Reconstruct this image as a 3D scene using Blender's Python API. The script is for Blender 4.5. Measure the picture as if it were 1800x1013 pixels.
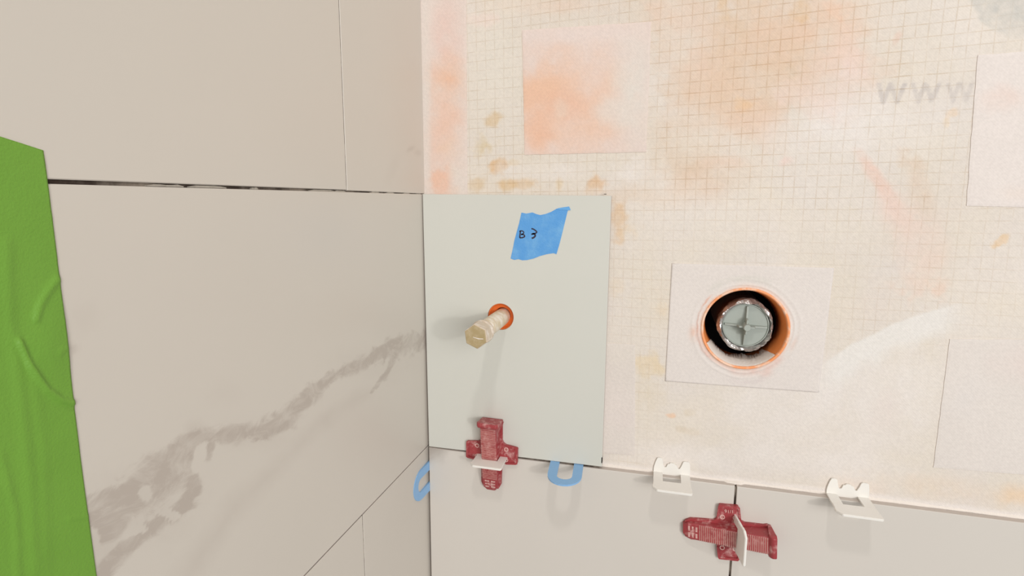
import bpy, bmesh, math, random
import numpy as np
from mathutils import Vector, Matrix
from mathutils.geometry import tessellate_polygon

for o in list(bpy.data.objects):
    bpy.data.objects.remove(o)
scene = bpy.context.scene
COL = scene.collection
random.seed(7)
MM = 0.001

# ------------------------------------------------------------------ camera
# axes: x to the right along the back wall, y into the back wall, z up.
# origin: corner of the two tiled faces at the horizontal joint. millimetres * MM.
ROT = np.array([[0.9666452429829471, 0.2560756197317254, 0.004717117492915507],
                [0.04449848009437273, -0.1497802284506804, -0.9877174537460341],
                [-0.25222382815213934, 0.9549822826336943, -0.1561793211920366]])
CAM = np.array([257.79152911622015, -578.3893453863552, 292.6722798857714])
FPX = 968.5553851612221
cam_data = bpy.data.cameras.new('camera')
cam_data.sensor_width = 36.0
cam_data.lens = FPX / 1800.0 * 36.0
cam_data.clip_start = 0.01
cam = bpy.data.objects.new('camera', cam_data)
COL.objects.link(cam)
M3 = Matrix((ROT[0], -ROT[1], -ROT[2])).transposed()
cam.matrix_world = Matrix.Translation(Vector(CAM * MM)) @ M3.to_4x4()
scene.camera = cam

# ------------------------------------------------------------------ light
world = bpy.data.worlds.new('world')
scene.world = world
world.use_nodes = True
bg = world.node_tree.nodes['Background']
bg.inputs['Color'].default_value = (1.0, 0.995, 0.985, 1)
bg.inputs['Strength'].default_value = 0.36


def area(name, loc, target, size, power, color, shape='DISK'):
    l = bpy.data.lights.new(name, 'AREA')
    l.shape = shape
    l.size = size
    l.energy = power
    l.color = color
    o = bpy.data.objects.new(name, l)
    COL.objects.link(o)
    o.location = Vector(loc)
    d = Vector(target) - Vector(loc)
    o.rotation_euler = d.to_track_quat('-Z', 'Y').to_euler()
    return o


area('ceiling_lamp', (0.357, -0.98, 1.60), (0.25, 0.0, 0.1), 0.12, 5.2, (1.0, 0.985, 0.965))
area('work_lamp', (1.62, -1.85, 0.52), (0.2, 0.0, 0.12), 0.15, 8.8, (1.0, 0.99, 0.975))
area('fill_light', (1.9, -3.0, 0.80), (0.2, 0.0, 0.15), 1.6, 62.0, (1.0, 0.995, 0.985), 'SQUARE')  # added soft fill behind the camera, no real source, brightens the walls

scene.view_settings.view_transform = 'Standard'
scene.view_settings.look = 'None'
scene.view_settings.gamma = 1.0
scene.view_settings.use_curve_mapping = False
scene.view_settings.exposure = -0.06


# ------------------------------------------------------------------ helpers
def back(px, py, y=0.0):
    """photo pixel -> point (mm) on the vertical plane at depth y parallel to the back wall"""
    d = ROT.T @ np.array([(px - 900) / FPX, (py - 506.5) / FPX, 1.0])
    return CAM + (y - CAM[1]) / d[1] * d


def left(px, py, x=0.0):
    d = ROT.T @ np.array([(px - 900) / FPX, (py - 506.5) / FPX, 1.0])
    return CAM + (x - CAM[0]) / d[0] * d


def pix(P):
    """points (n,3) mm -> photo pixel, only used to lay stains out on their wall"""
    q = (np.asarray(P, float) - CAM) @ ROT.T
    return 900 + FPX * q[:, 0] / q[:, 2], 506.5 + FPX * q[:, 1] / q[:, 2]


def lin(r, g=None, b=None):
    c = np.array([r, g, b], float) / 255
    return np.where(c <= 0.04045, c / 12.92, ((c + 0.055) / 1.055) ** 2.4)


def vnoise(x, y, scale, seed):
    r = np.random.RandomState(seed).rand(64, 64)
    u, v = x / scale + seed * 3.7, y / scale + seed * 1.3
    i, j = np.floor(u).astype(int), np.floor(v).astype(int)
    fu, fv = u - i, v - j
    fu, fv = fu * fu * (3 - 2 * fu), fv * fv * (3 - 2 * fv)
    a, b = r[i % 64, j % 64], r[(i + 1) % 64, j % 64]
    c, d = r[i % 64, (j + 1) % 64], r[(i + 1) % 64, (j + 1) % 64]
    return (a * (1 - fu) + b * fu) * (1 - fv) + (c * (1 - fu) + d * fu) * fv


def fbm(x, y, scale, seed, octs=4):
    s, amp, tot = 0, 1.0, 0
    for k in range(octs):
        s = s + amp * vnoise(x, y, scale / 2 ** k, seed + k)
        tot += amp
        amp *= 0.55
    return s / tot - 0.5


def sm(a, b, x):
    t = np.clip((x - a) / (b - a), 0, 1)
    return t * t * (3 - 2 * t)


def obj(name, bm_or_me, mat, parent=None, smooth=False):
    if isinstance(bm_or_me, bmesh.types.BMesh):
        me = bpy.data.meshes.new(name)
        bmesh.ops.recalc_face_normals(bm_or_me, faces=bm_or_me.faces[:])
        bm_or_me.to_mesh(me)
        bm_or_me.free()
    else:
        me = bm_or_me
    if mat is not None:
        me.materials.append(mat)
    if smooth:
        for p in me.polygons:
            p.use_smooth = True
    o = bpy.data.objects.new(name, me)
    COL.objects.link(o)
    if parent is not None:
        o.parent = parent
    return o


def empty(name, loc_mm, rot=None):
    o = bpy.data.objects.new(name, None)
    o.empty_display_size = 0.01
    COL.objects.link(o)
    m = Matrix.Translation(Vector(loc_mm) * MM)
    if rot is not None:
        m = m @ rot.to_4x4()
    o.matrix_world = m
    return o


def tag(o, label=None, cat=None, group=None, kind=None):
    for k, v in (('label', label), ('category', cat), ('group', group), ('kind', kind)):
        if v:
            o[k] = v
    return o


def vmm(p):
    return Vector((p[0] * MM, p[1] * MM, p[2] * MM))


def set_color(me, rgba, name='paint'):
    a = me.color_attributes.new(name, 'FLOAT_COLOR', 'POINT')
    a.data.foreach_set('color', np.asarray(rgba, np.float32).ravel())


def set_float(me, vals, name):
    a = me.attributes.new(name, 'FLOAT', 'POINT')
    a.data.foreach_set('value', np.asarray(vals, np.float32).ravel())


def grid_mesh(name, P, keep=None):
    """P (n,m,3) in mm -> quad mesh"""
    n, m = P.shape[:2]
    idx = np.arange(n * m).reshape(n, m)
    f = np.stack([idx[:-1, :-1], idx[1:, :-1], idx[1:, 1:], idx[:-1, 1:]], -1).reshape(-1, 4)
    if keep is not None:
        f = f[keep.ravel()]
    me = bpy.data.meshes.new(name)
    me.from_pydata((P.reshape(-1, 3) * MM).tolist(), [], f.tolist())
    me.update()
    return me


# ------------------------------------------------------------------ materials
def mat(name, rgb, rough=0.5, noise=0.0, scale=40.0, rgb2=None, bump=0.0, bscale=300.0, spec=0.5,
        metallic=0.0, thresh=None, coat=0.0, trans=0.0, sss=0.0, stretch=None):
    m = bpy.data.materials.new(name)
    m.use_nodes = True
    nt = m.node_tree
    N, L = nt.nodes, nt.links
    b = N['Principled BSDF']
    b.inputs['Roughness'].default_value = rough
    b.inputs['Metallic'].default_value = metallic
    b.inputs['Specular IOR Level'].default_value = spec
    b.inputs['Coat Weight'].default_value = coat
    b.inputs['Transmission Weight'].default_value = trans
    c1 = tuple(lin(*rgb)) + (1,)
    c2 = tuple(lin(*(rgb2 or [v * (1 - noise) for v in rgb]))) + (1,)
    tc = N.new('ShaderNodeTexCoord')
    src = tc.outputs['Object']
    if stretch:
        mp = N.new('ShaderNodeMapping')
        mp.inputs['Scale'].default_value = stretch
        L.new(src, mp.inputs[0])
        src = mp.outputs[0]
    nz = N.new('ShaderNodeTexNoise')
    nz.inputs['Scale'].default_value = scale
    nz.inputs['Detail'].default_value = 6
    nz.inputs['Roughness'].default_value = 0.6
    L.new(src, nz.inputs['Vector'])
    mx = N.new('ShaderNodeMix')
    mx.data_type = 'RGBA'
    mx.inputs[6].default_value = c1
    mx.inputs[7].default_value = c2
    if thresh:
        rp = N.new('ShaderNodeMapRange')
        rp.interpolation_type = 'SMOOTHSTEP'
        rp.inputs[1].default_value = thresh[0]
        rp.inputs[2].default_value = thresh[1]
        L.new(nz.outputs[0], rp.inputs[0])
        L.new(rp.outputs[0], mx.inputs[0])
    else:
        L.new(nz.outputs[0], mx.inputs[0])
    L.new(mx.outputs[2], b.inputs['Base Color'])
    if bump:
        n2 = N.new('ShaderNodeTexNoise')
        n2.inputs['Scale'].default_value = bscale
        n2.inputs['Detail'].default_value = 3
        L.new(src, n2.inputs['Vector'])
        bp = N.new('ShaderNodeBump')
        bp.inputs['Strength'].default_value = bump
        bp.inputs['Distance'].default_value = 0.001
        L.new(n2.outputs[0], bp.inputs['Height'])
        L.new(bp.outputs[0], b.inputs['Normal'])
    return m


def painted_mat(name, grid=False, weave=0.25, rough=0.85):
    """colour from the painted attribute; optional printed / woven 10 mm grid in its own plane"""
    m = bpy.data.materials.new(name)
    m.use_nodes = True
    nt = m.node_tree
    N, L = nt.nodes, nt.links
    b = N['Principled BSDF']
    b.inputs['Roughness'].default_value = rough
    b.inputs['Specular IOR Level'].default_value = 0.25
    at = N.new('ShaderNodeAttribute')
    at.attribute_name = 'paint'
    tc = N.new('ShaderNodeTexCoord')
    col = at.outputs['Color']

    def math_(op, a, bb=None, c=None):
        n = N.new('ShaderNodeMath')
        n.operation = op
        for i, v in enumerate((a, bb, c)):
            if v is None:
                continue
            if isinstance(v, (int, float)):
                n.inputs[i].default_value = v
            else:
                L.new(v, n.inputs[i])
        return n.outputs[0]
    # fine fibre mottling
    nz = N.new('ShaderNodeTexNoise')
    nz.inputs['Scale'].default_value = 420
    nz.inputs['Detail'].default_value = 4
    L.new(tc.outputs['Object'], nz.inputs['Vector'])
    mott = N.new('ShaderNodeMapRange')
    mott.inputs[1].default_value = 0.3
    mott.inputs[2].default_value = 0.7
    mott.inputs[3].default_value = 0.955
    mott.inputs[4].default_value = 1.035
    L.new(nz.outputs[0], mott.inputs[0])
    fac = mott.outputs[0]
    if grid:
        sx = N.new('ShaderNodeSeparateXYZ')
        L.new(tc.outputs['Object'], sx.inputs[0])
        X, Z = sx.outputs[0], sx.outputs[2]
        wob = N.new('ShaderNodeTexNoise')
        wob.inputs['Scale'].default_value = 22
        wob.inputs['Detail'].default_value = 4
        L.new(tc.outputs['Object'], wob.inputs['Vector'])
        wv = math_('MULTIPLY', math_('SUBTRACT', wob.outputs[0], 0.5), 0.0022)
        # rows climb to the right the higher they are on the wall
        zz = math_('SUBTRACT', Z, 0.22)
        zz = math_('MAXIMUM', zz, 0.0)
        skew = math_('MULTIPLY', math_('MULTIPLY', zz, 0.2), math_('SUBTRACT', X, 0.27))
        zr = math_('ADD', math_('SUBTRACT', Z, skew), wv)
        xr = math_('ADD', math_('ADD', X, math_('MULTIPLY', Z, 0.012)), wv)

        def line(v, step, off, w):
            t = math_('DIVIDE', math_('ADD', v, off), step)
            fr = math_('ABSOLUTE', math_('SUBTRACT', math_('FRACT', t), 0.5))   # 0.5 at the line
            d = math_('MULTIPLY', math_('SUBTRACT', 0.5, fr), step)
            r = N.new('ShaderNodeMapRange')
            r.interpolation_type = 'SMOOTHSTEP'
            r.inputs[1].default_value = 0.0
            r.inputs[2].default_value = w
            r.inputs[3].default_value = 1.0
            r.inputs[4].default_value = 0.0
            L.new(d, r.inputs[0])
            return r.outputs[0]
        lx = line(xr, 0.0099, 0.0013, 0.00085)
        lz = line(zr, 0.01025, 0.0028, 0.00075)
        br = N.new('ShaderNodeTexNoise')       # broken, faded threads
        br.inputs['Scale'].default_value = 90
        br.inputs['Detail'].default_value = 5
        L.new(tc.outputs['Object'], br.inputs['Vector'])
        brk = N.new('ShaderNodeMapRange')
        brk.inputs[1].default_value = 0.34
        brk.inputs[2].default_value = 0.62
        brk.inputs[3].default_value = 0.15
        brk.inputs[4].default_value = 1.0
        L.new(br.outputs[0], brk.inputs[0])
        ln = math_('MULTIPLY', math_('MAXIMUM', math_('MULTIPLY', lx, 0.75), lz), brk.outputs[0])
        ln = math_('MULTIPLY', ln, at.outputs['Alpha'])
        gm = N.new('ShaderNodeMix')
        gm.data_type = 'RGBA'
        gm.blend_type = 'MULTIPLY'
        gm.inputs[7].default_value = (0.80, 0.72, 0.62, 1)
        L.new(ln, gm.inputs[0])
        L.new(col, gm.inputs[6])
        col = gm.outputs[2]
    vm = N.new('ShaderNodeVectorMath')
    vm.operation = 'SCALE'
    L.new(col, vm.inputs[0])
    L.new(fac, vm.inputs['Scale'])
    L.new(vm.outputs[0], b.inputs['Base Color'])
    wt = N.new('ShaderNodeTexWave')
    wt.bands_direction = 'DIAGONAL'
    wt.inputs['Scale'].default_value = 260
    wt.inputs['Distortion'].default_value = 3
    L.new(tc.outputs['Object'], wt.inputs['Vector'])
    hsum = math_('ADD', math_('MULTIPLY', wt.outputs[1], 0.10), nz.outputs[0])
    bp = N.new('ShaderNodeBump')
    bp.inputs['Strength'].default_value = weave
    bp.inputs['Distance'].default_value = 0.0012
    L.new(hsum, bp.inputs['Height'])
    L.new(bp.outputs[0], b.inputs['Normal'])
    return m


def marble_mat(name, rgb, vein, rough=0.38, spec=0.5):
    m = bpy.data.materials.new(name)
    m.use_nodes = True
    nt = m.node_tree
    N, L = nt.nodes, nt.links
    b = N['Principled BSDF']
    b.inputs['Roughness'].default_value = rough
    b.inputs['Specular IOR Level'].default_value = spec
    tc = N.new('ShaderNodeTexCoord')
    at = N.new('ShaderNodeAttribute')
    at.attribute_name = 'vein'
    mp = N.new('ShaderNodeMapping')
    mp.inputs['Rotation'].default_value = (math.radians(-28), 0, 0)
    mp.inputs['Scale'].default_value = (1, 0.55, 1.0)
    L.new(tc.outputs['Object'], mp.inputs[0])
    n1 = N.new('ShaderNodeTexNoise')
    n1.inputs['Scale'].default_value = 95
    n1.inputs['Detail'].default_value = 8
    n1.inputs['Roughness'].default_value = 0.62
    n1.inputs['Distortion'].default_value = 0.6
    L.new(mp.outputs[0], n1.inputs['Vector'])
    a = N.new('ShaderNodeMath')
    a.operation = 'MULTIPLY_ADD'
    L.new(n1.outputs[0], a.inputs[0])
    a.inputs[1].default_value = 1.9
    L.new(at.outputs['Fac'], a.inputs[2])
    r = N.new('ShaderNodeMapRange')
    r.interpolation_type = 'SMOOTHSTEP'
    r.inputs[1].default_value = 0.88
    r.inputs[2].default_value = 1.42
    L.new(a.outputs[0], r.inputs[0])
    soft = N.new('ShaderNodeAttribute')
    soft.attribute_name = 'haze'
    n3 = N.new('ShaderNodeTexNoise')
    n3.inputs['Scale'].default_value = 60
    n3.inputs['Detail'].default_value = 7
    n3.inputs['Roughness'].default_value = 0.65
    n3.inputs['Distortion'].default_value = 1.2
    L.new(mp.outputs[0], n3.inputs['Vector'])
    r3 = N.new('ShaderNodeMapRange')
    r3.inputs[1].default_value = 0.36
    r3.inputs[2].default_value = 0.62
    r3.inputs[3].default_value = 0.35
    r3.inputs[4].default_value = 1.15
    L.new(n3.outputs[0], r3.inputs[0])
    mm_ = N.new('ShaderNodeMath')
    mm_.operation = 'MULTIPLY'
    L.new(r.outputs[0], mm_.inputs[0])
    L.new(r3.outputs[0], mm_.inputs[1])
    ad = N.new('ShaderNodeMath')
    ad.operation = 'ADD'
    ad.use_clamp = True
    L.new(mm_.outputs[0], ad.inputs[0])
    L.new(soft.outputs['Fac'], ad.inputs[1])
    n2 = N.new('ShaderNodeTexNoise')
    n2.inputs['Scale'].default_value = 7
    n2.inputs['Detail'].default_value = 3
    L.new(tc.outputs['Object'], n2.inputs['Vector'])
    base = N.new('ShaderNodeMix')
    base.data_type = 'RGBA'
    base.inputs[6].default_value = tuple(lin(*rgb)) + (1,)
    base.inputs[7].default_value = tuple(lin(*[v - 5 for v in rgb])) + (1,)
    L.new(n2.outputs[0], base.inputs[0])
    mx = N.new('ShaderNodeMix')
    mx.data_type = 'RGBA'
    mx.inputs[7].default_value = tuple(lin(*vein)) + (1,)
    L.new(base.outputs[2], mx.inputs[6])
    L.new(ad.outputs[0], mx.inputs[0])
    L.new(mx.outputs[2], b.inputs['Base Color'])
    return m


M_LTILE = marble_mat('marble_tile_left', (210, 202, 191), (183, 172, 161), spec=0.8)
M_BODY = mat('tile_body', (203, 192, 183), 0.85, noise=0.06, scale=90)
M_BTILE = marble_mat('pale_tile_back', (211, 210, 201), (184, 176, 166))
M_BTILE2 = marble_mat('pale_tile_back_lower', (214, 207, 198), (172, 163, 154))
M_MEMB = painted_mat('gridded_membrane', grid=True, weave=0.22)
M_PATCH = painted_mat('membrane_fleece', grid=False, weave=0.16)
M_THIN = mat('thinset', (196, 186, 172), 0.9, noise=0.35, scale=60, bump=0.5, bscale=400)
M_JOINT = mat('joint_mortar', (150, 139, 126), 0.95, rgb2=(60, 48, 40), scale=30, thresh=(0.35, 0.6), bump=0.4, bscale=300)
M_GROUT = mat('dark_grout', (96, 84, 74), 0.95, rgb2=(168, 156, 144), scale=70, thresh=(0.5, 0.7))
M_BEAD = mat('white_thinset', (238, 228, 218), 0.9, noise=0.05, scale=80, bump=0.5, bscale=500)
M_SUB = mat('wall_board', (190, 180, 168), 0.9, noise=0.1, scale=20)
M_ORANGE = mat('orange_seal', (240, 128, 62), 0.5, rgb2=(226, 108, 44), scale=60, bump=0.2)
M_SLEEVE = mat('orange_sleeve', (255, 162, 92), 0.5, rgb2=(244, 140, 66), scale=60, bump=0.2)
M_ORIM = mat('orange_rim', (246, 160, 104), 0.55, rgb2=(242, 204, 178), scale=75, thresh=(0.42, 0.62))
M_CAV = mat('painted_shade', (26, 17, 17), 0.85, noise=0.4, scale=30)  # near-black that paints in the shade of openings and gaps
M_RED = mat('red_plastic', (158, 58, 62), 0.45, rgb2=(206, 156, 152), scale=150, thresh=(0.48, 0.76), bump=0.25, bscale=500)
M_REDPALE = mat('dusty_red_ridge', (224, 180, 172), 0.6, rgb2=(176, 84, 84), scale=220, thresh=(0.5, 0.75))
M_WHITE = mat('white_plastic', (240, 236, 229), 0.4, noise=0.03, scale=60, spec=0.4)
M_BLUE = mat('blue_shim_plastic', (122, 174, 222), 0.35, rgb2=(146, 186, 224), scale=60)
M_BTAPE = mat('blue_tape', (88, 156, 218), 0.6, rgb2=(112, 172, 222), scale=70, thresh=(0.4, 0.75), bump=0.3, bscale=700)
M_BTAPE2 = mat('blue_tape_fold', (104, 172, 230), 0.6, noise=0.05, scale=70)
M_GTAPE = mat('green_tape', (116, 164, 56), 0.55, rgb2=(106, 154, 48), scale=25, bump=0.25, bscale=900)
M_INK = mat('marker_ink', (34, 34, 58), 0.6, rgb2=(58, 48, 60), scale=300)
M_PIPE = mat('smeared_brass', (214, 196, 166), 0.45, rgb2=(236, 226, 212), scale=110, thresh=(0.42, 0.68), bump=0.25, bscale=250)
M_CAP = mat('tarnished_cap', (172, 152, 112), 0.4, rgb2=(190, 172, 140), scale=120, thresh=(0.4, 0.7), spec=0.5)
M_CAPSIDE = mat('cap_side', (206, 188, 166), 0.3, rgb2=(240, 232, 222), scale=120, thresh=(0.45, 0.7))
M_PLUG = mat('grey_plug_plastic', (168, 174, 166), 0.5, noise=0.04, scale=60)
M_FOIL = mat('grey_pipe_wrap', (172, 166, 163), 0.28, rgb2=(226, 222, 218), scale=160, thresh=(0.4, 0.7), bump=0.9, bscale=260,
             metallic=0.6, stretch=(1, 1, 1))
M_PIPEBODY = mat('brown_pipe', (120, 82, 66), 0.3, rgb2=(84, 56, 46), scale=60)

# ------------------------------------------------------------------ the back wall: gridded membrane with stains
YM = 8.5        # depth of the membrane behind the tile faces
DRAIN = (346.5, 166.0)
PIPE = (92.0, 165.0)


def blobs(X, Y, col, gridk, items):
    """items: (px, py, rx, ry, angle, colour, strength, edge softness, grid factor)"""
    nA = fbm(X, Y, 46, 11, 5)
    nB = fbm(X, Y, 46, 29, 5)
    nC = fbm(X, Y, 12, 47, 4)
    nD = fbm(X, Y, 15, 52, 5)
    for (bx, by, rx, ry, ang, c, s, soft, gk) in items:
        ca, sa = math.cos(math.radians(ang)), math.sin(math.radians(ang))
        dx, dy = X - bx, Y - by
        u = (dx * ca + dy * sa) / (rx * 1.15)
        v = (-dx * sa + dy * ca) / (ry * 1.15)
        d = np.sqrt(u * u + v * v) + nA * 0.8 + (nC * 0.45 if max(rx, ry) > 36 else nD * 1.7)
        mk = (1 - sm(1 - soft, 1 + soft * 0.35, d)) * s * np.clip(0.8 + 1.3 * nB + 0.6 * nC, 0.25, 1.15)
        mk = np.clip(mk, 0, 1)
        col[:] = col * (1 - mk[:, None]) + lin(*c)[None, :] * mk[:, None]
        if gk is not None:
            gridk[:] = gridk * (1 - mk) + gk * mk
    return col, gridk


def segdist(X, Y, a, b):
    ax, ay = a
    bx, by = b
    dx, dy = bx - ax, by - ay
    t = np.clip(((X - ax) * dx + (Y - ay) * dy) / (dx * dx + dy * dy + 1e-9), 0, 1)
    return np.hypot(X - ax - t * dx, Y - ay - t * dy), t


PEACH, TAN, OCHRE, WHT, PINK, ORG = (233, 202, 178), (222, 197, 170), (222, 184, 132), (236, 227, 217), (238, 214, 200), (244, 200, 168)
STAINS = [
    (930, 170, 230, 260, 0, (223, 212, 195), .7, .9, .75), (1130, 20, 260, 60, 0, (221, 204, 184), .6, .9, .9), (1240, 180, 150, 170, 0, (224, 208, 190), .55, .9, 1.0),
    (1560, 60, 170, 90, 0, (224, 212, 195), .55, .9, .9), (1640, 400, 160, 110, 0, (225, 212, 196), .5, .9, .9),
    # broad tan area, top centre
    (1340, 70, 170, 150, 0, TAN, 1.0, .55, 1.0), (1290, 170, 110, 90, 0, (228, 200, 174), .8, .7, 1.0), (1440, 40, 120, 90, 0, PEACH, .6, .8, 1.0),
    (1480, 130, 60, 80, 10, PINK, .5, .8, .9), (1210, 60, 60, 80, 0, PINK, .4, .9, .8), (1170, 20, 40, 30, 0, PEACH, .4, .9, .8),
    (1405, 18, 17, 26, 8, OCHRE, .75, .6, 1.0), (1272, 14, 12, 18, 0, OCHRE, .5, .7, 1.0), (1305, 182, 20, 14, 0, (232, 192, 146), .6, .8, 1.0),
    (1470, 15, 24, 20, 0, (238, 200, 172), .6, .8, 1.0), (1235, 300, 75, 50, 0, TAN, .7, .8, 1.0), (1275, 285, 45, 16, 0, PEACH, .6, .8, .9),
    (1210, 335, 60, 30, 0, PEACH, .45, .9, 1.0), (1110, 340, 50, 20, 0, TAN, .5, .9, 1.0), (1320, 215, 60, 30, 0, PEACH, .45, .9, 1.0),
    # scrubbed pale area, right of centre
    (1470, 215, 130, 46, -12, WHT, .75, .8, .35), (1560, 240, 70, 60, 0, WHT, .5, .9, .45), (1430, 300, 90, 50, 0, (230, 220, 208), .5, .9, .6),
    (1420, 175, 50, 30, 20, PINK, .6, .8, .5), (1497, 130, 20, 30, 0, PINK, .5, .8, .7), (1375, 165, 20, 18, 0, PINK, .5, .8, .5),
    (1380, 283, 10, 8, 0, (238, 204, 190), .5, .8, .6), (1650, 215, 60, 50, 0, WHT, .45, .9, .4), (1700, 60, 50, 60, 0, WHT, .35, .9, .5),
    # curved pink scrape to the right
    (1547, 322, 13, 56, -36, (234, 204, 186), .95, .6, .8), (1600, 285, 26, 16, 35, TAN, .5, .8, .8), (1616, 330, 20, 50, -22, (224, 202, 180), .8, .7, .9),
    (1575, 370, 30, 46, -24, (234, 208, 192), .75, .8, .9), (1604, 440, 30, 56, -14, (234, 208, 192), .7, .8, .9), (1640, 450, 30, 60, 5, (234, 210, 192), .65, .8, .9),
    (1612, 500, 34, 30, 0, (234, 210, 192), .6, .8, .9), (1648, 505, 20, 20, 0, (236, 206, 184), .5, .8, .9),
    (1575, 70, 6, 20, 32, (226, 190, 168), .5, .6, .8),
    (1757, 425, 15, 6, -35, (232, 196, 148), .95, .35, 1.0), (1676, 196, 13, 8, -35, (234, 206, 172), .7, .6, .6), (1666, 217, 5, 9, 0, (234, 210, 176), .5, .6, .6),
    # upper left, around the first patch
    (870, 120, 50, 120, 0, (230, 222, 207), .5, .9, .45), (850, 33, 30, 12, 0, PINK, .55, .8, .6), (960, 10, 120, 16, 0, PEACH, .35, .9, .7),
    (868, 212, 13, 12, 20, (216, 188, 146), .75, .7, .7), (848, 258, 20, 16, 0, (214, 192, 148), .7, .8, .7), (876, 290, 13, 15, 20, (220, 182, 134), .85, .6, .8),
    (902, 286, 8, 5, 0, (224, 202, 164), .6, .7, .8), (838, 325, 14, 12, 0, (216, 188, 146), .7, .7, .8), (893, 324, 12, 10, 0, (216, 190, 148), .7, .7, .8),
    (915, 323, 34, 8, 0, (222, 190, 148), .7, .7, .8), (984, 325, 6, 14, 0, (226, 202, 164), .55, .8, .9), (1048, 326, 15, 17, 0, (222, 184, 142), .8, .8, .9),
    (960, 300, 90, 16, 0, WHT, .5, .8, .35), (1120, 300, 34, 26, 0, WHT, .55, .8, .3), (1090, 385, 16, 32, 0, (224, 192, 154), .75, .8, 1.0),
    (1108, 405, 18, 16, 0, (230, 208, 178), .55, .8, 1.0), (1160, 350, 60, 22, 0, (232, 212, 190), .5, .9, 1.0), (1160, 545, 20, 40, 0, (230, 212, 186), .45, .9, 1.0),
    (1165, 545, 10, 9, 0, (234, 208, 170), .5, .8, 1.0), (1085, 505, 14, 14, 0, (232, 210, 180), .45, .8, 1.0), (1250, 380, 110, 40, 0, WHT, .4, .9, .4),
    (1380, 400, 130, 50, 0, (232, 221, 208), .4, .9, .6), (1500, 380, 60, 50, 0, WHT, .3, .9, .5),
    # below, around the drain
    (1140, 640, 26, 24, 0, (230, 208, 170), .75, .7, 1.0), (1135, 690, 26, 34, 0, (226, 212, 190), .6, .8, .9), (1180, 731, 8, 4, 8, (240, 196, 158), .85, .5, .5),
    (1212, 726, 10, 6, 0, (222, 206, 180), .6, .7, .6), (1254, 738, 4, 5, 0, (216, 200, 180), .6, .7, .6), (1210, 758, 22, 6, 12, (222, 206, 182), .6, .7, .7),
    (1300, 730, 60, 30, 0, (230, 218, 202), .5, .9, .5), (1200, 800, 110, 20, 8, WHT, .6, .8, .15),
    (1400, 700, 130, 50, -14, WHT, .75, .8, .1), (1570, 690, 120, 90, 0, WHT, .75, .8, .1), (1420, 770, 160, 50, 6, (233, 223, 211), .7, .9, .15),
    (1560, 720, 30, 40, 0, (230, 216, 204), .6, .9, .5), (1470, 820, 200, 26, 7, WHT, .5, .9, .15),
    (1690, 862, 130, 24, 8, (232, 212, 188), .7, .7, .6), (1790, 870, 40, 20, 8, (238, 206, 168), .7, .8, .6), (1500, 858, 60, 16, 8, (234, 214, 194), .55, .8, .5),
    (1700, 570, 120, 30, 0, (230, 220, 207), .4, .9, .5), (1760, 470, 70, 90, 0, (230, 219, 206), .4, .9, .9), (1530, 540, 70, 40, -15, (229, 214, 200), .4, .9, .9),
]


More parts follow.
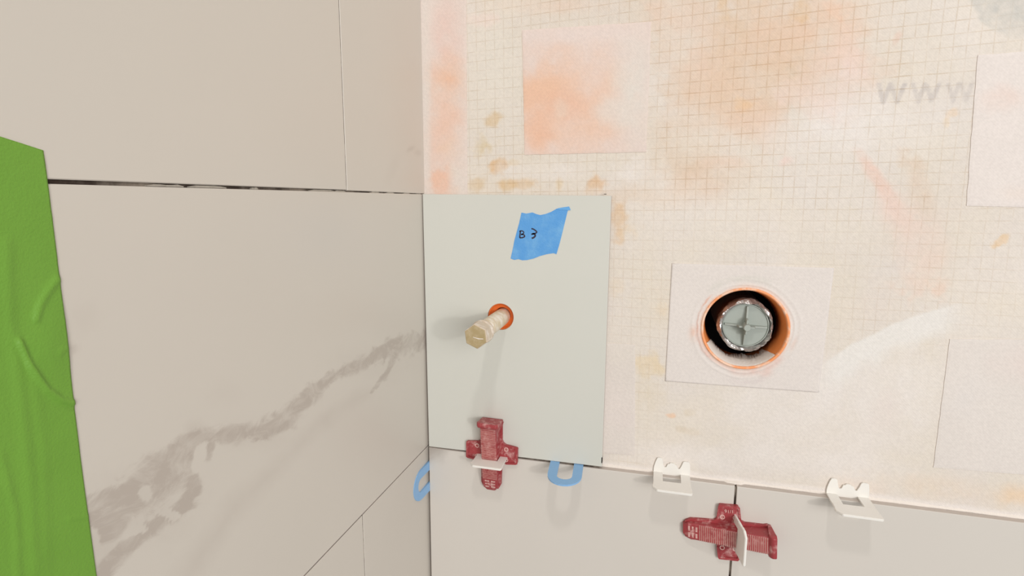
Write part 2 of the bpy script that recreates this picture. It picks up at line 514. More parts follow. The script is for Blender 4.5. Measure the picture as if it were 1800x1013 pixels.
def paint_membrane(P):
    X, Y = pix(P)
    n = len(X)
    col = np.tile(lin(229, 218, 203), (n, 1))
    g = np.full(n, 0.8)
    big = fbm(X, Y, 160, 3, 4)
    col *= (1 + 0.10 * big)[:, None]
    warm = fbm(X, Y, 70, 71, 4)
    col *= 1 + warm[:, None] * np.array([0.02, 0.0, -0.10])
    g *= np.clip(0.9 + 1.2 * fbm(X, Y, 120, 90, 3), 0.35, 1.2)
    col, g = blobs(X, Y, col, g, STAINS)
    g *= 1 - 0.8 * sm(560, 700, Y + 0.10 * (X - 1400) + 60 * fbm(X, Y, 90, 66, 3)) * sm(1090, 1200, X)
    g *= 1 - 0.45 * sm(330, 430, Y + 40 * fbm(X, Y, 60, 67, 3))
    # trowelled thinset sweep below right of the drain
    sw = [(1440, 655), (1500, 612), (1560, 582), (1630, 556), (1690, 540)]
    dd = np.full(n, 1e9)
    for a, b in zip(sw[:-1], sw[1:]):
        d, t = segdist(X, Y, a, b)
        below = (X - a[0]) * (b[1] - a[1]) - (Y - a[1]) * (b[0] - a[0])
        d = np.where(below > 0, d * 5, d)
        dd = np.minimum(dd, d + 0 * t)
    mk = (1 - sm(18, 52, dd + 26 * fbm(X, Y, 30, 5, 4))) * 0.85 * sm(1425, 1480, X) * (1 - sm(1640, 1720, X))
    col = col * (1 - mk[:, None]) + lin(236, 230, 220)[None] * mk[:, None]
    g = g * (1 - mk)
    # worn grey print: letters and a round emblem, both half rubbed away
    S = 8.1818
    for k, (w, st) in enumerate((([(200, 215), (262, 495), (372, 220), (462, 495), (585, 208)], .62),
                                 ([(690, 205), (770, 480), (878, 205), (962, 470), (1082, 198)], .5),
                                 ([(1195, 205), (1268, 468), (1365, 205), (1458, 460), (1548, 196)], .42))):
        q = [(1520 + a / S, 120 + b / S) for a, b in w]
        d = np.full(n, 1e9)
        for a, b in zip(q[:-1], q[1:]):
            d = np.minimum(d, segdist(X, Y, a, b)[0])
        mk = (1 - sm(2.6, 5.6, d)) * st * np.clip(0.9 + 1.4 * fbm(X, Y, 16, 61 + k, 3), 0.2, 1.2)
        mk = np.where((Y < 146) | (Y > 183), mk * 0.2, mk)
        col = col * (1 - mk[:, None]) + lin(196, 187, 180)[None] * mk[:, None]
    d = np.hypot((X - 1790), (Y + 22))
    mk = (1 - sm(80, 92, d + 10 * fbm(X, Y, 20, 77, 3))) * np.clip(0.75 - 0.004 * Y + 1.0 * fbm(X, Y, 14, 83, 3), 0.1, 1)
    col = col * (1 - mk[:, None]) + lin(206, 201, 190)[None] * mk[:, None]
    g = g * (1 - 0.8 * mk)
    # plaster-white band where the wall meets the top of the lower tiles
    zz = P[:, 2] + 3.5 * fbm(X, Y, 40, 15, 4)
    mk = (1 - sm(2.0, 7.0, zz)) * 0.8
    col = col * (1 - mk[:, None]) + lin(238, 229, 219)[None] * mk[:, None]
    g = g * (1 - mk)
    col = col * np.array([.95, .96, 1.0])
    return np.concatenate([np.clip(col, 0, 0.95), np.clip(g, 0, 1)[:, None]], 1)


xs = np.concatenate([np.arange(-12, -3, 3), np.arange(-3, 660, 1.25), np.arange(660, 1300, 40)])
zs = np.concatenate([np.arange(-420, -30, 30), np.arange(-30, 540, 1.25), np.arange(540, 1000, 40)])
GX, GZ = np.meshgrid(xs, zs, indexing='ij')
Pm = np.stack([GX, np.full_like(GX, YM), GZ], -1)
cx, cz = (GX[:-1, :-1] + GX[1:, 1:]) / 2, (GZ[:-1, :-1] + GZ[1:, 1:]) / 2
keep = (np.hypot(cx - DRAIN[0], cz - DRAIN[1]) > 45) & (np.hypot(cx - PIPE[0], cz - PIPE[1]) > 15.5)
me = grid_mesh('wall_back', Pm, keep)
set_color(me, paint_membrane(Pm.reshape(-1, 3)))
wall_back = obj('wall_back', me, M_MEMB)
tag(wall_back, 'beige gridded waterproof membrane with peach stains, above the lower tiles', kind='structure')

# near-black board behind the membrane, its colour stands in for the cavity's shade
bm = bmesh.new()


def box(bm, x0, x1, y0, y1, z0, z1):
    vs = [bm.verts.new((x * MM, y * MM, z * MM)) for x in (x0, x1) for y in (y0, y1) for z in (z0, z1)]
    for f in ((0, 1, 3, 2), (4, 6, 7, 5), (0, 4, 5, 1), (2, 3, 7, 6), (0, 2, 6, 4), (1, 5, 7, 3)):
        bm.faces.new([vs[i] for i in f])
    return vs


box(bm, -12, 1290, 120, 126, -420, 990)
obj('cavity_backing', bm, M_CAV, wall_back)

# ------------------------------------------------------------------ the left wall behind its tiles
bm = bmesh.new()
box(bm, -20, -8.5, -1100, YM + 3, -420, 990)
wall_left = tag(obj('wall_left', bm, M_SUB), 'left wall clad in pale marble tiles', kind='structure')


# ------------------------------------------------------------------ tiles
def tile(name, quad, normal, thick, m, parent, n=1, k=1, vein=None, haze=None, bev=0.5):
    """quad: 4 corners (mm) of the face, counter-clockwise; normal: outward unit vector"""
    A, B_, C_, D = [np.array(q, float) for q in quad]
    nrm = np.array(normal, float)
    cen = (A + B_ + C_ + D) / 4

    def ins(p):
        e = np.sign(np.round((cen - p) / np.abs(cen - p).max(), 3)) * (1 - np.abs(nrm))
        return p + e * bev
    a, b, c, d = map(ins, (A, B_, C_, D))
    u = np.linspace(0, 1, n + 1)[:, None, None]
    v = np.linspace(0, 1, k + 1)[None, :, None]
    G = (a * (1 - u) + b * u) * (1 - v) + (d * (1 - u) + c * u) * v
    verts = G.reshape(-1, 3)
    idx = np.arange((n + 1) * (k + 1)).reshape(n + 1, k + 1)
    faces = np.stack([idx[:-1, :-1], idx[1:, :-1], idx[1:, 1:], idx[:-1, 1:]], -1).reshape(-1, 4).tolist()
    base = len(verts)
    ring1 = np.array([A, B_, C_, D]) - nrm * bev
    ring2 = np.array([A, B_, C_, D]) - nrm * thick
    verts = np.concatenate([verts, ring1, ring2])
    edges = [idx[:, 0].tolist(), idx[-1, :].tolist(), idx[::-1, -1].tolist(), idx[0, ::-1].tolist()]
    for s in range(4):
        t = (s + 1) % 4
        faces.append(edges[s][::-1] + [base + s, base + t])
        faces.append([base + t, base + s, base + 4 + s, base + 4 + t])
    faces.append([base + 7, base + 6, base + 5, base + 4])
    me = bpy.data.meshes.new(name)
    me.from_pydata((verts * MM).tolist(), [], faces)
    bmt = bmesh.new()
    bmt.from_mesh(me)
    bmesh.ops.recalc_face_normals(bmt, faces=bmt.faces[:])
    bmt.to_mesh(me)
    bmt.free()
    set_float(me, vein(verts) if vein else np.full(len(verts), -2.0), 'vein')
    set_float(me, haze(verts) if haze else np.zeros(len(verts)), 'haze')
    o = obj(name, me, m, parent)
    me.materials.append(M_BODY)
    for p in me.polygons:
        if abs(p.normal.dot(Vector(normal))) < 0.5:
            p.material_index = 1
    return o


VEIN = [(760, 590, 14), (720, 603, 15), (690, 615, 16), (655, 627, 12), (620, 646, 10), (585, 662, 11), (560, 686, 15), (530, 712, 17),
        (500, 738, 19), (465, 756, 20), (425, 758, 16), (385, 764, 15), (345, 768, 14), (322, 775, 14)]
VEIN2 = [(330, 785, 22), (305, 825, 34), (270, 850, 38), (232, 880, 40), (190, 912, 36), (160, 925, 34), (120, 945, 36)]
VEIN3 = [(372, 780, 8), (350, 830, 14), (330, 880, 16), (280, 925, 16), (230, 955, 16), (195, 990, 18), (165, 1030, 22)]
VEIN4 = [(690, 628, 7), (676, 660, 5), (655, 690, 3)]
FAINT = [(650, 690, 14), (600, 722, 16), (540, 770, 18), (480, 825, 20), (420, 885, 24), (360, 960, 28), (320, 1020, 30)]
HOLES = [(256, 868, 16, 20), (352, 812, 15, 30), (300, 905, 20, 10), (165, 945, 12, 25), (245, 935, 26, 8)]


def field(X, Y, pl):
    f = np.full(len(X), -2.0)
    for (ax, ay, aw), (bx, by, bw) in zip(pl[:-1], pl[1:]):
        d, t = segdist(X, Y, (ax, ay), (bx, by))
        w = (aw + (bw - aw) * t) * 1.22
        f = np.maximum(f, 1 - d / w)
    return f


def pixsafe(P):
    P = np.array(P, float)
    P[:, 1] = np.maximum(P[:, 1], -470)
    return pix(P)


def vein_left(P):
    X, Y = pixsafe(P)
    wx, wy = 14 * fbm(X, Y, 40, 8, 4), 14 * fbm(X, Y, 40, 18, 4)
    X, Y = X + wx, Y + wy
    f = np.maximum.reduce([field(X, Y, VEIN), field(X, Y, VEIN2), field(X, Y, VEIN3) - .12, field(X, Y, VEIN4)])
    for hx, hy, rx, ry in HOLES:
        f -= 1.3 * (1 - sm(0.3, 1.2, np.hypot((X - hx) / rx, (Y - hy) / ry)))
    return np.clip(f * 0.75, -2, 0.62)


def haze_left(P):
    X, Y = pixsafe(P)
    X, Y = X + 20 * fbm(X, Y, 50, 8, 4), Y + 20 * fbm(X, Y, 50, 18, 4)
    h = np.clip(field(X, Y, FAINT), 0, 1) * 0.28 * np.clip(0.8 + 1.6 * fbm(X, Y, 40, 33, 4), 0, 1.3)
    for hx, hy, rx, ry, s in ((128, 612, 18, 12, .45), (150, 560, 40, 40, .12), (345, 760, 30, 26, .35), (440, 765, 90, 34, .18), (240, 890, 130, 90, .22), (650, 640, 110, 40, .12), (390, 690, 40, 30, .08), (180, 960, 50, 70, .3)):
        d = np.hypot((X - hx) / rx, (Y - hy) / ry)
        h = np.maximum(h, s * (1 - sm(.2, 1.1, d + .5 * fbm(X, Y, 14, 55, 3))))
    return h


def haze_upper(P):
    X, Y = pixsafe(P)
    h = 0 * X
    for hx, hy, rx, ry, ang, s in ((722, 262, 12, 5, -30, .4), (735, 268, 10, 8, 0, .3), (690, 300, 12, 34, 20, .10)):
        ca, sa = math.cos(math.radians(ang)), math.sin(math.radians(ang))
        d = np.hypot(((X - hx) * ca + (Y - hy) * sa) / rx, (-(X - hx) * sa + (Y - hy) * ca) / ry)
        h = np.maximum(h, s * (1 - sm(.2, 1.1, d + .5 * fbm(X, Y, 14, 55, 3))))
    return h


def haze_back(P):
    X, Y = pix(P)
    d = np.hypot((X - 752) / 58, (Y - 785) / 44) + .9 * fbm(X, Y, 26, 41, 4)
    return .95 * (1 - sm(.3, 1.0, d))


NX, NY = (1, 0, 0), (0, -1, 0)
TH = 7.0
YU, YL = -154.0, -150.0
tile('tile', [(0, -520, 0.0), (0, YM - .6, 0.0), (0, YM - .6, 299.6), (0, -520, 298.9)], NX, TH, M_LTILE, wall_left, 260, 150, vein_left, haze_left)
tile('tile', [(0, -760, 301.0), (0, YU - .5, 301.2), (0, YU - .5, 600), (0, -760, 600)], NX, TH, M_LTILE, wall_left)
tile('tile', [(0, YU + .4, 300.8), (0, YM - .6, 300.3), (0, YM - .6, 600), (0, YU + .4, 600)], NX, TH, M_LTILE, wall_left, 60, 120, None, haze_upper)
tile('tile', [(0, YL + .5, -300), (0, YM - .6, -300), (0, YM - .6, -1.3), (0, YL + .5, -1.3)], NX, TH, M_LTILE, wall_left)
tile('tile', [(0, -760, -300), (0, YL - .5, -300), (0, YL - .5, -1.3), (0, -760, -1.3)], NX, TH, M_LTILE, wall_left)
tile('tile', [(0, -1090, 0.0), (0, -521.6, 0.0), (0, -521.6, 298.9), (0, -1090, 298.9)], NX, TH, M_LTILE, wall_left)
# mortar seen in the joints of the left wall
bm = bmesh.new()
box(bm, -8.4, -2.2, -1090, YM - 1, 296, 304)
box(bm, -8.4, -1.6, -760, YM - 1, -4, 2)
obj('joint_mortar', bm, M_JOINT, wall_left)
bm = bmesh.new()
box(bm, -8.4, -.45, YU - 2, YU + 2, 301.4, 600)
obj('grout_line', bm, M_GROUT, wall_left)
bm = bmesh.new()
box(bm, -8.4, -.45, YL - 2, YL + 2, -300, -1.6)
obj('grout_line', bm, M_GROUT, wall_left)
# little lumps of mortar squeezed out flush along the upper joint
bm = bmesh.new()
rg = random.Random(3)
for (y0, y1, s) in ((-345, -322, .9), (-318, -290, 1.0), (-268, -262, .9), (-205, -172, 1.0), (-171, -155, .9), (-112, -96, 1.0), (-82, -66, 1.0), (-44, -30, 1.0), (-14, 0, .6)):
    z0 = 299.4
    nseg = 6
    prev = None
    for i in range(nseg + 1):
        y = y0 + (y1 - y0) * i / nseg
        h = s * (1.0 + .5 * rg.random()) * (0.4 if i in (0, nseg) else 1)
        x = -.35 - .5 * rg.random()
        ring = [bm.verts.new((-2.4 * MM, y * MM, z0 * MM)), bm.verts.new((x * MM, y * MM, z0 * MM)),
                bm.verts.new((x * MM, y * MM, (z0 + h) * MM)), bm.verts.new((-2.4 * MM, y * MM, (z0 + h) * MM))]
        if prev:
            for q in range(4):
                bm.faces.new((prev[q], prev[(q + 1) % 4], ring[(q + 1) % 4], ring[q]))
        else:
            bm.faces.new(ring)
        prev = ring
    bm.faces.new(prev[::-1])
obj('mortar_lumps', bm, M_THIN, wall_left)

# back wall: lower row
xj0, xj1 = 346.9, 349.1
tile('tile', [(xj0 + 1.0, 0, -300), (xj0, 0, -0.8), (2.5, 0, -0.9), (2.3, 0, -300)][::-1], NY, TH, M_BTILE2, wall_back, 100, 80, None, haze_back)
tile('tile', [(960, 0, -300), (960, 0, -1.2), (xj1, 0, -1.0), (xj1 + 1.0, 0, -300)][::-1], NY, TH, M_BTILE2, wall_back)

# back wall: narrow upper tile with a round hole for the pipe
q = [back(753.8, 785.3), back(1058, 821.2), back(1074.5, 344.3), back(742.6, 341.4)]


def ring_tile():
    bm = bmesh.new()
    HN = 64
    cenx = sum(p[0] for p in q) / 4
    cenz = sum(p[2] for p in q) / 4

    def rect(ins, y):
        return [bm.verts.new(((p[0] + ins * (1 if p[0] < cenx else -1)) * MM, y * MM, (p[2] + ins * (1 if p[2] < cenz else -1)) * MM)) for p in q]

    def circ(r, y):
        return [bm.verts.new(((PIPE[0] + r * math.cos(2 * math.pi * i / HN)) * MM, y * MM, (PIPE[1] + r * math.sin(2 * math.pi * i / HN)) * MM)) for i in range(HN)]
    R0, R1, R2 = rect(.5, 0), rect(0, .5), rect(0, TH)
    C0, C1, C2 = circ(15.2, 0), circ(14.9, .3), circ(14.9, TH)

    def bridge(a, b):
        for i in range(len(a)):
            j = (i + 1) % len(a)
            bm.faces.new((a[i], a[j], b[j], b[i]))
    bridge(R0, R1)
    bridge(R1, R2)
    bridge(C0, C1)
    bridge(C1, C2)
    # face: quads fanned from each side of the rectangle to the circle
    sides = {0: (0, 1), 1: (1, 2), 2: (2, 3), 3: (3, 0)}
    for (RR, CC) in ((R0, C0), (R2, C2)):
        angs = [math.atan2(v.co.z / MM - PIPE[1], v.co.x / MM - PIPE[0]) % (2 * math.pi) for v in RR]
        near = [int(round(a / (2 * math.pi) * HN)) % HN for a in angs]
        for s in range(4):
            i0, i1 = near[s], near[(s + 1) % 4]
            if i1 <= i0:
                i1 += HN
            mid = (i0 + i1) // 2
            for i in range(i0, i1):
                corner = RR[s] if i < mid else RR[(s + 1) % 4]
                bm.faces.new((corner, CC[i % HN], CC[(i + 1) % HN]))
            bm.faces.new((RR[s], CC[mid % HN], RR[(s + 1) % 4]))
    return bm


o = obj('tile', ring_tile(), M_BTILE, wall_back)
set_float(o.data, np.full(len(o.data.vertices), -2.0), 'vein')
o.data.materials.append(M_BODY)
for p_ in o.data.polygons:
    if abs(p_.normal.y) < .5:
        p_.material_index = 1
tag(o, 'narrow upper pale tile with round pipe hole and blue tape')

# thinset bed and joint mortar of the back wall
bm = bmesh.new()
box(bm, 1.8, 206, 2.6, YM - .1, -4, 2.2)
box(bm, 206, 940, TH - .4, YM - .1, -40, -2)
box(bm, 0.0, 3.4, 5.5, YM - .1, -300, 299)
box(bm, xj0 - 1.5, xj1 + 2.5, 2.2, YM - .1, -300, -3)
obj('joint_mortar', bm, M_JOINT, wall_back)
bm = bmesh.new()
for (x0, x1, z0, z1) in ((8, 200, 6, 140), (8, 200, 200, 292), (20, 340, -290, -20), (365, 930, -290, -20)):
    box(bm, x0, x1, TH, YM - .02, z0, z1)
obj('thinset_bed', bm, M_THIN, wall_back)

# ragged white thinset bead where the membrane meets the tops of the lower tiles
bm = bmesh.new()
prev = None
N_ = 220
for i in range(N_ + 1):
    x = 207 + (940 - 207) * i / N_
    nzv = float(fbm(np.array([x]), np.array([3.0]), 14, 5, 4)[0]) + .5
    dpt = 0.3 + 1.3 * nzv
    if 340 < x < 356:
        dpt += 2.6
    h = 1.0 + 2.6 * nzv
    z0 = -0.9
    pr = [(YM, z0 - 1), (YM - dpt - .2, z0 - 1), (YM - dpt, z0 + .35), (YM - dpt * .45, z0 + .4 + h * .4), (YM, z0 + h)]
    ring = [bm.verts.new((x * MM, a * MM, b * MM)) for a, b in pr]
    if prev:
        for j in range(len(pr) - 1):
            bm.faces.new((prev[j], prev[j + 1], ring[j + 1], ring[j]))
    prev = ring
obj('thinset_bead', bm, M_BEAD, wall_back, smooth=True)


# solid near-black boxes painting in the shade of gaps at the narrow tile's corners
for (pa, pb) in (((1058.3, 804.5), (1057.3, 814)), ((1062, 341.6), (1065, 341.0)),):
    a_, b_ = back(*pa, 0.4), back(*pb, 0.4)
    bm = bmesh.new()
    box(bm, min(a_[0], b_[0]) - .2, max(a_[0], b_[0]) + .3, -.06, 5, min(a_[2], b_[2]) - .1, max(a_[2], b_[2]) + .1)
    obj('gap_shade', bm, M_CAV, wall_back)

# ------------------------------------------------------------------ fleece patches on the membrane
def fleece(name, px_quad, base, items, label, y=YM, thick=0.7, seed=1, step=2.0, parent=wall_back):
    c = [back(*p, y - thick) for p in px_quad]          # top-left, top-right, bottom-right, bottom-left
    w = np.linalg.norm(c[1] - c[0])
    h = np.linalg.norm(c[3] - c[0])
    n, k = max(2, int(w / step)), max(2, int(h / step))
    u = np.linspace(0, 1, n + 1)[:, None, None]
    v = np.linspace(0, 1, k + 1)[None, :, None]
    G = (c[0] * (1 - u) + c[1] * u) * (1 - v) + (c[3] * (1 - u) + c[2] * u) * v
    # frayed edges
    rs = np.random.RandomState(seed)
    for sl in ((0, slice(None)), (-1, slice(None)), (slice(None), 0), (slice(None), -1)):
        m_ = G[sl].shape[0]
        G[sl][:, [0, 2]] += np.convolve(rs.randn(m_), np.ones(5) / 5, 'same')[:, None] * 0.25
    rim = np.zeros(G.shape[:2], bool)
    rim[[0, -1], :] = True
    rim[:, [0, -1]] = True
    # edge lies on the membrane, interior is proud
    Pf = G.copy()
    Pf[..., 1] = np.where(rim, y - thick * .75, y - thick)
    Pf[..., 1] += np.where(rim, 0, 0.25 * fbm(G[..., 0].ravel(), G[..., 2].ravel(), 30, seed, 3).reshape(rim.shape))
    skirt = []
    n0, k0 = Pf.shape[:2]
    me_v = Pf.reshape(-1, 3)
    idx = np.arange(n0 * k0).reshape(n0, k0)
    f = np.stack([idx[:-1, :-1], idx[1:, :-1], idx[1:, 1:], idx[:-1, 1:]], -1).reshape(-1, 4).tolist()
    loop = idx[:, 0].tolist() + idx[-1, 1:].tolist() + idx[-2::-1, -1].tolist() + idx[0, -2:0:-1].tolist()
    sk = me_v[loop].copy()
    sk[:, 1] = y + .05
    b0 = len(me_v)
    me_v = np.concatenate([me_v, sk])
    for i in range(len(loop)):
        j = (i + 1) % len(loop)
        f.append([loop[i], loop[j], b0 + j, b0 + i])
    me = bpy.data.meshes.new(name)
    me.from_pydata((me_v * MM).tolist(), [], f)
    X, Y = pix(me_v)
    col = np.tile(lin(*base), (len(X), 1))
    col *= (1 + 0.05 * fbm(X, Y, 60, seed + 5, 4))[:, None]
    col, _ = blobs(X, Y, col, np.zeros(len(X)), items)
    set_color(me, np.concatenate([np.clip(col * np.array([.875, .88, .90]), 0, .95), np.zeros((len(X), 1))], 1))
    bmt = bmesh.new()
    bmt.from_mesh(me)
    bmesh.ops.recalc_face_normals(bmt, faces=bmt.faces[:])
    bmt.to_mesh(me)
    bmt.free()
    o = obj(name, me, M_PATCH, parent)
    if label:
        o['label'] = label
    return o


PW = (238, 226, 216)
fleece('membrane_patch', [(918, 53), (1145, 38), (1136, 267), (922, 272)], (238, 219, 207), [
    (1000, 185, 112, 105, 0, (242, 206, 182), .95, .6, None), (955, 165, 48, 50, 0, (243, 200, 170), .8, .8, None),
    (945, 230, 34, 45, 0, (243, 196, 166), .75, .7, None), (1000, 190, 46, 30, 0, (242, 194, 166), .5, .9, None),
    (1115, 150, 36, 110, 0, (235, 226, 214), .8, .8, None), (1080, 195, 40, 26, 0, (237, 225, 213), .7, .8, None),
    (1000, 62, 120, 14, -3, (239, 224, 215), .6, .9, None), (985, 195, 12, 16, 20, (240, 216, 196), .7, .8, None)],
    'square white patch with a peach stain, above the blue tape', seed=2)
fleece('membrane_patch', [(1719, 97), (1830, 88), (1830, 365), (1699, 362)], (241, 230, 221), [
    (1765, 175, 40, 22, 0, (243, 214, 198), .6, .9, None), (1790, 340, 40, 14, 0, (243, 224, 208), .4, .9, None)],
    'white patch at the right edge, cutting off the grey letters', seed=3)
fleece('membrane_patch', [(1670, 596), (1840, 598), (1840, 838), (1641, 822)], (237, 227, 217), [
    (1790, 640, 50, 34, 0, (240, 221, 211), .5, .9, None), (1700, 700, 40, 40, 0, (236, 228, 221), .5, .9, None)],
    'white patch at the lower right above the lower tiles', seed=4)
fleece('membrane_patch', [(1060, 603), (1117, 606), (1116, 801), (1052, 797)], (235, 224, 213), [
    (1085, 620, 40, 20, 0, (234, 224, 210), .6, .8, None), (1090, 720, 30, 40, 0, (236, 222, 213), .6, .8, None)],
    'narrow upright white patch right of the narrow tile', seed=5)
fleece('seam_tape', [(735, -60), (819, -60), (822, 420), (733, 420)], (236, 221, 209), [
    (785, 60, 36, 90, 0, (238, 206, 192), .75, .8, None), (790, 140, 34, 44, 0, (243, 196, 164), .85, .8, None), (782, 240, 36, 70, 0, (241, 204, 182), .75, .8, None),
    (785, 200, 34, 40, 0, (242, 202, 178), .7, .8, None), (776, 325, 22, 26, 0, (243, 200, 174), .8, .7, None), (806, 320, 14, 34, 0, (235, 225, 212), .7, .8, None),
    (748, 160, 9, 220, 0, (234, 223, 211), .75, .8, None), (790, 255, 20, 20, 0, (240, 208, 180), .4, .9, None)],
    'upright peach stained fleece strip in the corner above the tiles', seed=6)

# collar patch round the drain: polar mesh, low ridges round the opening
NA, NR = 192, 40
quad = [back(*p, YM) for p in ((1169, 670), (1439, 690), (1466, 471), (1181, 463))]
R0 = 41.0


def rect_hit(ang):
    d = np.array([math.cos(ang), math.sin(ang)])
    best = 1e9
    for s in range(4):
        p = np.array([quad[s][0] - DRAIN[0], quad[s][2] - DRAIN[1]])
        e = np.array([quad[(s + 1) % 4][0] - DRAIN[0], quad[(s + 1) % 4][2] - DRAIN[1]]) - p
        det = d[0] * -e[1] + d[1] * e[0]
        if abs(det) < 1e-9:
            continue
        t = (p[0] * -e[1] + p[1] * e[0]) / det
        k = (d[0] * p[1] - d[1] * p[0]) / det
        if t > 0 and -1e-6 <= k <= 1 + 1e-6:
            best = min(best, t)
    return best


angs = list(np.linspace(0, 2 * math.pi, NA, endpoint=False))
for s in range(4):
    ca = math.atan2(quad[s][2] - DRAIN[1], quad[s][0] - DRAIN[0]) % (2 * math.pi)
    i = int(np.argmin([abs(a - ca) for a in angs]))
    angs[i] = ca
P = np.zeros((NA + 1, NR + 2, 3))
for i in range(NA + 1):
    a = angs[i % NA]
    rmax = rect_hit(a)
    for j in range(NR + 1):
        t = (j / NR) ** 1.5
        r = R0 + (rmax - R0) * t
        wob = .5 * math.sin(3 * a + 1) + .3 * math.sin(7 * a)
        h = 0.8 + 0.9 * math.exp(-((r - R0) / 1.6) ** 2) + 0.55 * math.exp(-((r - 45.5 - wob) / 1.0) ** 2) + 0.35 * math.exp(-((r - 51 - wob) / 1.3) ** 2)
        if j == NR:
            h = .6
        P[i, j] = (DRAIN[0] + r * math.cos(a), YM - h, DRAIN[1] + r * math.sin(a))
    P[i, NR + 1] = P[i, NR]
    P[i, NR + 1, 1] = YM + .05
me = grid_mesh('membrane_patch', P)
flat = P.reshape(-1, 3)
X, Y = pix(flat)
rr = np.hypot(flat[:, 0] - DRAIN[0], flat[:, 2] - DRAIN[1])
aa = np.degrees(np.arctan2(flat[:, 2] - DRAIN[1], flat[:, 0] - DRAIN[0])) % 360
col = np.tile(lin(238, 228, 219), (len(X), 1)) * (1 + .04 * fbm(X, Y, 50, 9, 4))[:, None]
nz1 = fbm(X, Y, 14, 19, 4)


def arc(a0, a1, r0, w, c, s):
    global col
    d = (aa - a0) % 360
    span = (a1 - a0) % 360
    inside = sm(0, 14, d) * (1 - sm(span - 14, span, d)) * (d <= span)
    mk = np.exp(-((rr - r0 + 5 * nz1) / w) ** 2) * inside * s * np.clip(.8 + 1.6 * nz1, 0, 1.2)
    mk = np.clip(mk, 0, 1)
    col = col * (1 - mk[:, None]) + lin(*c)[None] * mk[:, None]


arc(0, 359.9, 41.5, 1.6, (244, 180, 140), .75)
arc(130, 160, 47, 1.0, (240, 176, 146), .8)
arc(150, 235, 46.0, 1.0, (232, 170, 146), .6)
arc(175, 205, 50, 3.5, (243, 190, 160), .6)
arc(180, 270, 44, 1.6, (238, 196, 178), .6)
arc(250, 330, 46, 3.0, (238, 190, 172), .5)
arc(285, 310, 51, 4.0, (238, 196, 180), .5)
arc(20, 110, 44, 2.2, (240, 208, 190), .5)
arc(60, 140, 52, 3, (224, 218, 206), .6)
arc(330, 360, 48, 2, (236, 196, 176), .4)
arc(250, 300, 56, 3, (226, 212, 206), .5)
set_color(me, np.concatenate([np.clip(col * np.array([.875, .88, .90]), 0, .95), np.zeros((len(X), 1))], 1))
o = obj('membrane_patch', me, M_PATCH, wall_back, smooth=True)
o['label'] = 'square white collar patch around the orange rimmed drain opening'


# ------------------------------------------------------------------ lathe / tube helpers (axis along y)
def lathe(bm, cx, cz, prof, n=64, a0=0.0, a1=2 * math.pi, jag=None, oval=1.0):
    """prof: list of (radius, y); closes round the y axis through (cx, cz)"""
    full = abs(a1 - a0 - 2 * math.pi) < 1e-6
    rings = []
    cnt = n if full else n + 1
    for (r, y) in prof:
        ring = []
        for i in range(cnt):
            a = a0 + (a1 - a0) * i / n
            rr_, yy = r, y
            if jag:
                rr_, yy = jag(i, r, y)
            ring.append(bm.verts.new(((cx + rr_ * math.cos(a)) * MM, yy * MM, (cz + rr_ * oval * math.sin(a)) * MM)))
        rings.append(ring)
    for A, B_ in zip(rings[:-1], rings[1:]):
        for i in range(n):
            j = (i + 1) % cnt
            bm.faces.new((A[i], A[j], B_[j], B_[i]))
    return rings


# orange rimmed sleeve of the drain opening
bm = bmesh.new()
lathe(bm, *DRAIN, [(40.6, YM - .2), (42.2, YM - 1.2), (41.6, YM - 2.3), (40.2, YM - 2.2), (39.4, YM - 1.0), (39.2, YM + 1)], 96)
o = obj('drain_rim', bm, M_ORIM, wall_back, smooth=True)
o['label'] = 'orange painted rim of the drain opening'
bm = bmesh.new()
lathe(bm, *DRAIN, [(39.2, YM + .9), (37.4, YM + 16), (35.4, YM + 34), (41.5, YM + 34), (41.5, YM + .9), (39.2, YM + .9)], 96)
obj('drain_sleeve', bm, M_SLEEVE, wall_back, smooth=True)
# torn white thinset smeared on the lower inside of the sleeve
bm = bmesh.new()
rg = random.Random(11)
NJ = 60
edge = [min(1, min(i, NJ - i) / 5) * (24 + 4 * math.sin(i * .23) + 5 * rg.random()) for i in range(NJ + 1)]
edge[0] = edge[-1] = 1.5
A0, A1 = math.radians(206), math.radians(320)
prev = None
for i in range(NJ + 1):
    a = A0 + (A1 - A0) * i / NJ
    e = edge[i]
    ring = []
    k_ = 3.9 / 34
    for (r, y) in ((39.3, YM - .6), (38.3, YM + 1.0), (38.3 - e * .5 * k_ - rg.random() * .5, YM + e * .5), (38.3 - e * k_ - .7 * rg.random(), YM + e), (39.2 - e * k_, YM + e + .8)):
        ring.append(bm.verts.new(((DRAIN[0] + r * math.cos(a)) * MM, y * MM, (DRAIN[1] + r * math.sin(a)) * MM)))
    if prev:
        for j in range(4):
            bm.faces.new((prev[j], prev[j + 1], ring[j + 1], ring[j]))
    prev = ring
obj('thinset_smear', bm, M_BEAD, wall_back, smooth=True)

# orange seal behind the pipe hole of the narrow tile
bm = bmesh.new()
lathe(bm, *PIPE, [(14.85, 2.2), (14.2, 2.0), (13.7, 4.5), (12.2, 6.6), (10.2, 7.4), (9.1, 8.2), (9.1, 30), (15.3, 30), (15.3, YM - .4), (14.85, 6.8), (14.85, 2.2)], 64)
o = obj('pipe_seal', bm, M_ORANGE, wall_back, smooth=True)
o['label'] = 'orange rubber seal inside the round tile hole'

